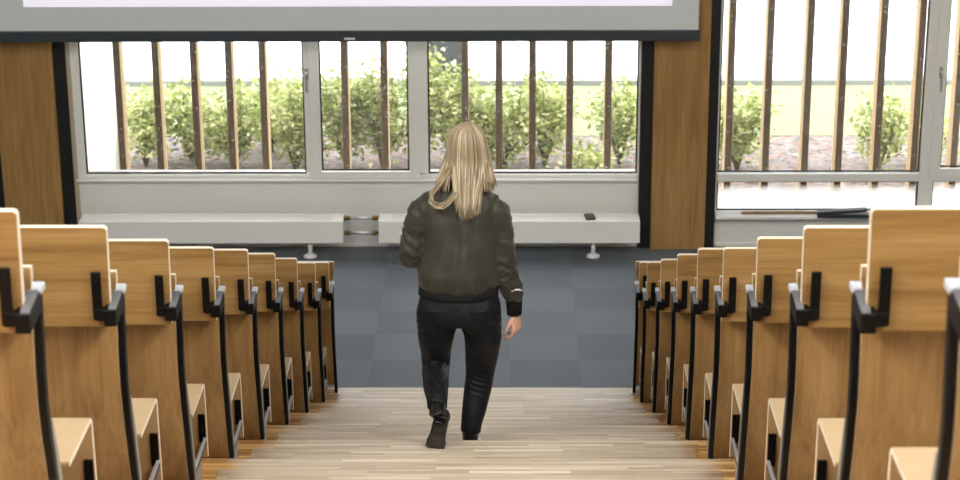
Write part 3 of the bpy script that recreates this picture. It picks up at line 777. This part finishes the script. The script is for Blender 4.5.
# trousers
tr = MB(); tm = M['trouser']
tr.rings([(-.08, -3.04, 1.885, .10, .09), (-.08, -3.05, 1.91, .19, .125), (-.08, -3.05, 1.94, .213, .138), (-.08, -3.045, 2.0, .204, .132), (-.08, -3.035, 2.06, .188, .120), (-.08, -3.03, 2.12, .172, .112)], tm, 32)
limb(tr, LEG_L, 1, tm, 20); limb(tr, SHIN_L, 1, tm, 20); limb(tr, LEG_R, 1, tm, 20)
tr.ball((-.205, -2.90, 1.602), .070, tm); tr.ball((-.082, -3.04, 1.925), (.09, .105, .055), tm)
for sx in (-1, 1): tr.ball((-.08+sx*.088, -3.085, 1.955), (.105, .085, .105), tm)
loc_(tr); to = tr.build('trousers', person); remesh(to, .008, 12)
def ftr(p):
    a = .004*noise.noise(Vector((p.x*7, p.y*7, p.z*14)))
    for zc, c in ((1.575, .02), (1.60, -.2)):
        dx = abs(p.x-c); w = math.exp(-((p.z-zc)/.07)**2)*math.exp(-(dx/.08)**2)
        a += .0055*w*math.sin((p.z+.3*p.x)*230)
    a += .003*math.exp(-((p.z-1.88)/.05)**2)*math.sin((p.z+.6*abs(p.x+.08))*150)
    return a
wrinkle(to, ftr)
bk = MB()
for sx in (-1, 1):
    pts = [(-.08+sx*.05, 1.985), (-.08+sx*.14, 1.985)]
    bk.tube([(-.08+sx*.05, -3.19, 1.995), (-.08+sx*.095, -3.198, 1.992), (-.08+sx*.14, -3.175, 1.992)], .003, M['trouser'], 6)
loc_(bk); bk.build('pocket_seam', to)

# jacket
jk = MB(); jm = M['jacket']
jk.rings([(-.082, -3.035, 2.07, .188, .128), (-.080, -3.04, 2.095, .202, .146), (-.078, -3.04, 2.15, .200, .150), (-.076, -3.03, 2.24, .190, .142), (-.075, -3.02, 2.34, .181, .134), (-.075, -3.01, 2.43, .185, .128), (-.075, -3.0, 2.50, .184, .115), (-.075, -2.995, 2.545, .158, .100), (-.073, -2.99, 2.575, .120, .085), (-.070, -2.985, 2.605, .084, .072), (-.066, -2.98, 2.62, .070, .066)], jm, 36, power=2.2)
limb(jk, ARM_L, 1.06, jm, 20); limb(jk, ARM_R, 1.06, jm, 20)
jk.ball((-.215, -2.998, 2.475), (.075, .075, .07), jm); jk.ball((.065, -2.998, 2.468), (.075, .075, .07), jm)
loc_(jk); jo = jk.build('jacket', person); remesh(jo, .0085, 4)
def fj(p):
    arm = p.x < -.265 or p.x > .115
    a = .004*noise.noise(Vector((p.x*9, p.y*9, p.z*9)))
    if arm:
        a += .009*noise.noise(Vector((p.x*10+3, p.y*9, (p.z+.5*p.x)*34)))+.004*math.sin((p.z-.6*p.y+.25*noise.noise(p*9))*120)*math.exp(-((p.z-2.17)/.13)**2)
    else:
        a += .020*noise.noise(Vector((p.x*13+.8*p.z, p.y*5, p.z*3.4+4)))+.007*math.exp(-((p.x+.078-.05*math.sin((p.z-2.1)*4))/.022)**2)+.006*math.exp(-((p.z-2.12)/.05)**2)*noise.noise(Vector((p.x*38, p.y*20, p.z*8)))
        a += .010*noise.noise(Vector(((p.x+.4*abs(p.x+.08)-.3*p.z)*16, p.y*6, p.z*7)))*math.exp(-((p.z-2.4)/.12)**2)
        a -= .004*math.exp(-((p.x+.075+.01*math.sin(p.z*9))/.006)**2)*(1 if p.y < -3.03 else 0)
    return a
wrinkle(jo, fj)
def ribbed(rings_, name, n=64, amp=.003, seg=128):
    mb = MB(); k0 = 0
    for (c, u, w, ru, rw) in rings_:
        for k in range(seg):
            a = 2*PI*k/seg; g = 1+amp/max(ru, .02)*math.cos(a*n)
            mb.v.append(tuple(Vector(c)+Vector(u)*ru*g*math.cos(a)+Vector(w)*rw*g*math.sin(a)))
    for i in range(len(rings_)-1):
        for k in range(seg):
            a = i*seg+k; b = i*seg+(k+1) % seg; mb.face([a, b, b+seg, a+seg], M['rib'], True)
    loc_(mb); return mb.build(name, jo)
ux, uy = (1, 0, 0), (0, 1, 0)
ribbed([((-.082, -3.035, 2.10), ux, uy, .180, .124), ((-.082, -3.035, 2.085), ux, uy, .193, .136), ((-.082, -3.038, 2.06), ux, uy, .196, .137), ((-.082, -3.04, 2.038), ux, uy, .197, .134), ((-.082, -3.04, 2.034), ux, uy, .185, .126)], 'hem_rib')
ribbed([((-.068, -2.985, 2.595), ux, uy, .080, .072), ((-.066, -2.982, 2.62), ux, uy, .076, .069), ((-.064, -2.98, 2.642), ux, uy, .070, .066), ((-.064, -2.98, 2.642), ux, uy, .062, .058)], 'collar', 40, .0012)
ribbed([((.191, -2.979, 2.01), ux, uy, .034, .036), ((.192, -2.978, 1.985), ux, uy, .039, .041), ((.194, -2.976, 1.945), ux, uy, .037, .038), ((.195, -2.974, 1.902), ux, uy, .034, .034), ((.195, -2.974, 1.900), ux, uy, .026, .025)], 'cuff', 30)
dl = (Vector(WL)-Vector((-.245, -2.83, 2.20))).normalized(); ul = dl.cross(Vector((0, 0, 1))).normalized(); wl_ = ul.cross(dl)
ribbed([(Vector((-.242, -2.825, 2.20))+dl*t, ul, -wl_, r, r) for t, r in ((-.01, .040), (.01, .043), (.045, .038), (.075, .033), (.076, .024))], 'cuff', 30)
zp = MB(); zp.tube([(-.355, -3.0, 2.37), (-.362, -3.015, 2.34), (-.366, -3.03, 2.30)], .004, M['zip'], 6); loc_(zp); zp.build('sleeve_zip', jo)
zp = MB(); zp.tube([(.180, -3.056, 2.055), (.197, -3.05, 2.062), (.220, -3.032, 2.054), (.234, -3.012, 2.040)], [.004, .006, .006, .003], M['white'], 8); loc_(zp); zp.build('sleeve_trim', jo)
sm_ = MB(); sm_.tube([(-.24, -3.125, 2.51), (-.16, -3.117, 2.535), (-.08, -3.112, 2.54), (0, -3.117, 2.53), (.09, -3.125, 2.50)], .002, jm, 6); loc_(sm_)

# boots: built heel at origin, toe towards +y, then placed
def boot(mat4, bend, shaft, parent_label=None):
    up = MB(); L = .255
    secs = [(-.004, .030, .052, .006), (.02, .035, .066, .0), (.06, .036, .070, .0), (.10, .036, .060, 0), (.14, .041, .048, 0), (.18, .046, .040, 0), (.215, .044, .034, 0), (.24, .034, .028, 0), (.257, .016, .018, 0)]
    heel = .035
    def lift(y): return heel*max(0, 1-(y/.15))**1.2 if y < .15 else 0
    def warp(v):
        x, y, z = v
        if y > .165 and bend:            # toes bend up at the ball
            a = math.radians(bend); dy, dz = y-.165, z
            y, z = .165+dy*math.cos(a)-dz*math.sin(a), dy*math.sin(a)+dz*math.cos(a)
        return (x, y, z)
    sg = 18
    def loft(mb, rows, mat):
        n0 = len(mb.v); n = len(rows[0])
        for r_ in rows: mb.v += [tuple(mat4 @ Vector(warp(p))) for p in r_]
        for i in range(len(rows)-1):
            for k in range(n):
                a = n0+i*n+k; b = n0+i*n+(k+1) % n; mb.face([a, a+n, b+n, b], mat, True)
        mb.face([n0+k for k in range(n)], mat); e = n0+(len(rows)-1)*n; mb.face([e+k for k in range(n)][::-1], mat)
    rows = []
    for y, w, h, o in secs:
        r_ = []
        for k in range(sg):
            a = 2*PI*k/sg; c, d = math.cos(a), math.sin(a)
            r_.append((w*1.1*math.copysign(abs(c)**.75, c), y, lift(y)+.008+h*.5+h*.5*math.copysign(abs(d)**.8, d)))
        rows.append(r_)
    loft(up, rows, M['boot'])
    # shaft
    sp = [mat4 @ Vector((0, .028, .075)), mat4 @ Vector((0, .034, .10))]+[Vector(q[:3]) for q in shaft]
    up.tube(sp, [.038, .040]+[q[3] for q in shaft], M['boot'], 18); up.ball(tuple(sp[0].lerp(sp[1], .5)), .042, M['boot'])
    o = up.build('boot', person); remesh(o, .0055, 3)
    so = MB(); rows = []
    for i in range(15):
        y = -.006+i*(.264/14); t = (y+.006)/.264
        w = .031+.017*math.sin(PI*min(1, max(0, (t-.3)/.75)))-(.006*math.exp(-((t-.36)/.12)**2))
        if t > .86: w *= max(.35, math.sqrt(max(0, 1-((t-.86)/.15)**2)))
        if t < .06: w *= .8
        z = lift(y)
        rows.append([(-w, y, z), (-w, y, z+.012), (w, y, z+.012), (w, y, z)][::-1])
    loft(so, rows, M['sole']); so.build('sole', o)
    hb = MB(); rows = []
    for y, w in ((-.005, .024), (.005, .031), (.03, .034), (.058, .034), (.062, .033)):
        rows.append([(-w, y, 0), (-w, y, lift(y)+.004), (w, y, lift(y)+.004), (w, y, 0)][::-1])
    loft(hb, rows, M['boot']); hb.build('heel', o)
    return o
def toloc(m): return Matrix.Translation(-P0) @ m
# right boot flat on the lower step
boot(toloc(Matrix.Translation((-.030, -3.062, 1.131)) @ Matrix.Rotation(math.radians(-4), 4, 'Z')), 0, [tuple(Vector((-.029, -3.022, 1.27))-P0)+(.042,), tuple(Vector((-.028, -3.018, 1.31))-P0)+(.042,)])
# left boot on its toes, sole towards the camera
ball = Vector((-.200, -3.322, 1.327))
ang = math.radians(-74)
mB = Matrix.Translation(ball) @ Matrix.Rotation(math.radians(12), 4, 'Y') @ Matrix.Rotation(math.radians(-6), 4, 'Z') @ Matrix.Rotation(ang, 4, 'X') @ Matrix.Translation((0, -.165, 0))
boot(toloc(mB), 70, [tuple(Vector((-.184, -3.315, 1.518))-P0)+(.044,), tuple(Vector((-.186, -3.25, 1.540))-P0)+(.043,)])

# hair: a close cap plus many tapered locks
hc = HC-P0
cap = MB()
cap.rings([(hc.x, hc.y-.03, hc.z-.11, .066, .066), (hc.x, hc.y-.026, hc.z-.06, .078, .082), (hc.x, hc.y-.020, hc.z-.01, .084, .094), (hc.x, hc.y-.014, hc.z+.04, .086, .100), (hc.x, hc.y-.012, hc.z+.08, .074, .090), (hc.x, hc.y-.012, hc.z+.105, .052, .066), (hc.x, hc.y-.012, hc.z+.117, .022, .03)], M['hairbase'], 30)
hr_ = random.Random(3)
top = hc+Vector((.0, .01, .118))
def lock(ang, u, endp, rad, bulge=0.0):
    """from the crown down over the skull at azimuth ang, then hanging to endp"""
    d = Vector((math.sin(ang), -math.cos(ang), 0))
    e = lambda z, r: hc+Vector((d.x*(.089+r), d.y*(.104+r)-.012, z))
    p = [hc+Vector((.012*u, .012+d.y*.012, .121)), e(.099, -.030+.003*u), e(.055, -.004+.004*u), e(.0, .002+.006*u), e(-.06, .008+.006*u+bulge)]
    q = Vector(endp)-P0
    a = p[-1]; m1 = a.lerp(q, .4)+Vector((0, -.008, 0)); m2 = a.lerp(q, .75)
    p += [m1, m2, q]
    # smooth: Catmull-Rom
    out = []
    P_ = [p[0]]+p+[p[-1]]
    for i in range(1, len(P_)-2):
        for t in (0, .5):
            a0, a1, a2, a3 = P_[i-1], P_[i], P_[i+1], P_[i+2]
            out.append(.5*((2*a1)+(a2-a0)*t+(2*a0-5*a1+4*a2-a3)*t*t+(3*a1-a0-3*a2+a3)*t**3))
    out.append(p[-1]); n = len(out)
    cap.tube(out, [rad*(.6+.6*math.sin(PI*min(.75, i/(n-1)+.1))) if i < n-2 else rad*(.55 if i == n-2 else .12) for i in range(n)], M['hair'], 6)
for i in range(420):                      # centre fall down the back
    t = hr_.uniform(-1, 1); a = t*1.05
    x = -.037+t*.052+hr_.gauss(0, .008); z = 2.455+hr_.uniform(0, .04)+.05*max(0, -t-.35)+.03*abs(t)
    lock(a, hr_.uniform(-1, 1), (x, -3.165-hr_.uniform(0, .022), z), hr_.uniform(.002, .0036))
for i in range(150):                       # right side over the shoulder
    t = hr_.uniform(0, 1); a = .95+t*.95
    x = .055+t*.048+hr_.gauss(0, .006); z = 2.585-.012*t+hr_.uniform(-.01, .05)
    lock(a, hr_.uniform(-1, 1), (x, -3.10+t*.05, z), hr_.uniform(.0022, .0042), .012*t)
for i in range(140):                       # left side
    t = hr_.uniform(0, 1); a = -.95-t*.9
    lock(a, hr_.uniform(-1, 1), (-.135-t*.055+hr_.gauss(0, .006), -3.10+t*.06, 2.60-.02*t+hr_.uniform(-.02, .04)), hr_.uniform(.0022, .0042), .014*t)
for i in range(26):                       # the strand swept out over the left shoulder and back
    s_ = hr_.gauss(0, 1); o = Vector((0, -.006*abs(s_), .006*s_))
    p = [Vector(q)+o+Vector((hr_.gauss(0, .004), hr_.gauss(0, .002), hr_.gauss(0, .004)))-P0 for q in ((-.12, -3.05, 2.69), (-.165, -3.09, 2.63), (-.205, -3.125, 2.585), (-.212, -3.14, 2.553), (-.188, -3.155, 2.535), (-.150, -3.165, 2.540), (-.115, -3.170, 2.560), (-.09, -3.168, 2.60))]
    cap.tube(p, [.003, .004, .0045, .0045, .0045, .004, .0035, .002], M['hair'], 5)
cap.build('hair', person)
tag(person, 'blonde woman in olive bomber jacket and black trousers walking down the aisle stairs', 'person')

# ------------------------------------------------------------------ light
w = bpy.data.worlds.new('World'); sc.world = w; w.use_nodes = True
bg = w.node_tree.nodes['Background']; bg.inputs[0].default_value = (.93, .97, 1, 1); bg.inputs[1].default_value = 5.0
def area(loc, sx, sy, power, colr=(.97, .99, 1), rot=(0, 0, 0)):
    l = bpy.data.lights.new('ceiling_lamp', 'AREA'); l.shape = 'RECTANGLE'; l.size = sx; l.size_y = sy; l.energy = power; l.color = colr
    o = bpy.data.objects.new('ceiling_lamp', l); col.objects.link(o); o.location = loc; o.rotation_euler = rot
    return o
for y in (-14.6, -12.0, -9.4, -6.8):
    for x in (-3.4, 3.4):
        area((x, y, ZC-.06), 1.4, 2.2, 190)

sun = bpy.data.lights.new('garden_fill_sun', 'SUN'); sun.energy = 3.2; sun.angle = math.radians(50); sun.color = (1, .98, .94)  # added side light that brightens the garden under an overcast sky
so_ = bpy.data.objects.new('garden_fill_sun', sun); col.objects.link(so_)
so_.rotation_euler = Vector((-.62, .10, -.78)).to_track_quat('-Z', 'Y').to_euler()
so_.location = (8, 3, 12)
# ------------------------------------------------------------------ camera
cam = bpy.data.cameras.new('camera'); co = bpy.data.objects.new('camera', cam); col.objects.link(co)
th, ya, ro = .3242, -.0131, -.0049
fw = Vector((math.sin(ya)*math.cos(th), math.cos(ya)*math.cos(th), -math.sin(th)))
rt = Vector((math.cos(ya), -math.sin(ya), 0)); upv = rt.cross(fw)
r2 = rt*math.cos(ro)+upv*math.sin(ro); u2 = -rt*math.sin(ro)+upv*math.cos(ro)
co.matrix_world = Matrix(((r2.x, u2.x, -fw.x, .1494), (r2.y, u2.y, -fw.y, -12.5033), (r2.z, u2.z, -fw.z, 5.4974), (0, 0, 0, 1)))
cam.sensor_width = 36; cam.lens = 2032.6/960*36; cam.clip_start = .05; cam.clip_end = 300
cam.dof.use_dof = True; cam.dof.focus_distance = 9.95; cam.dof.aperture_fstop = 5.0
sc.camera = co
sc.view_settings.view_transform = 'Standard'; sc.view_settings.look = 'None'; sc.view_settings.exposure = 0
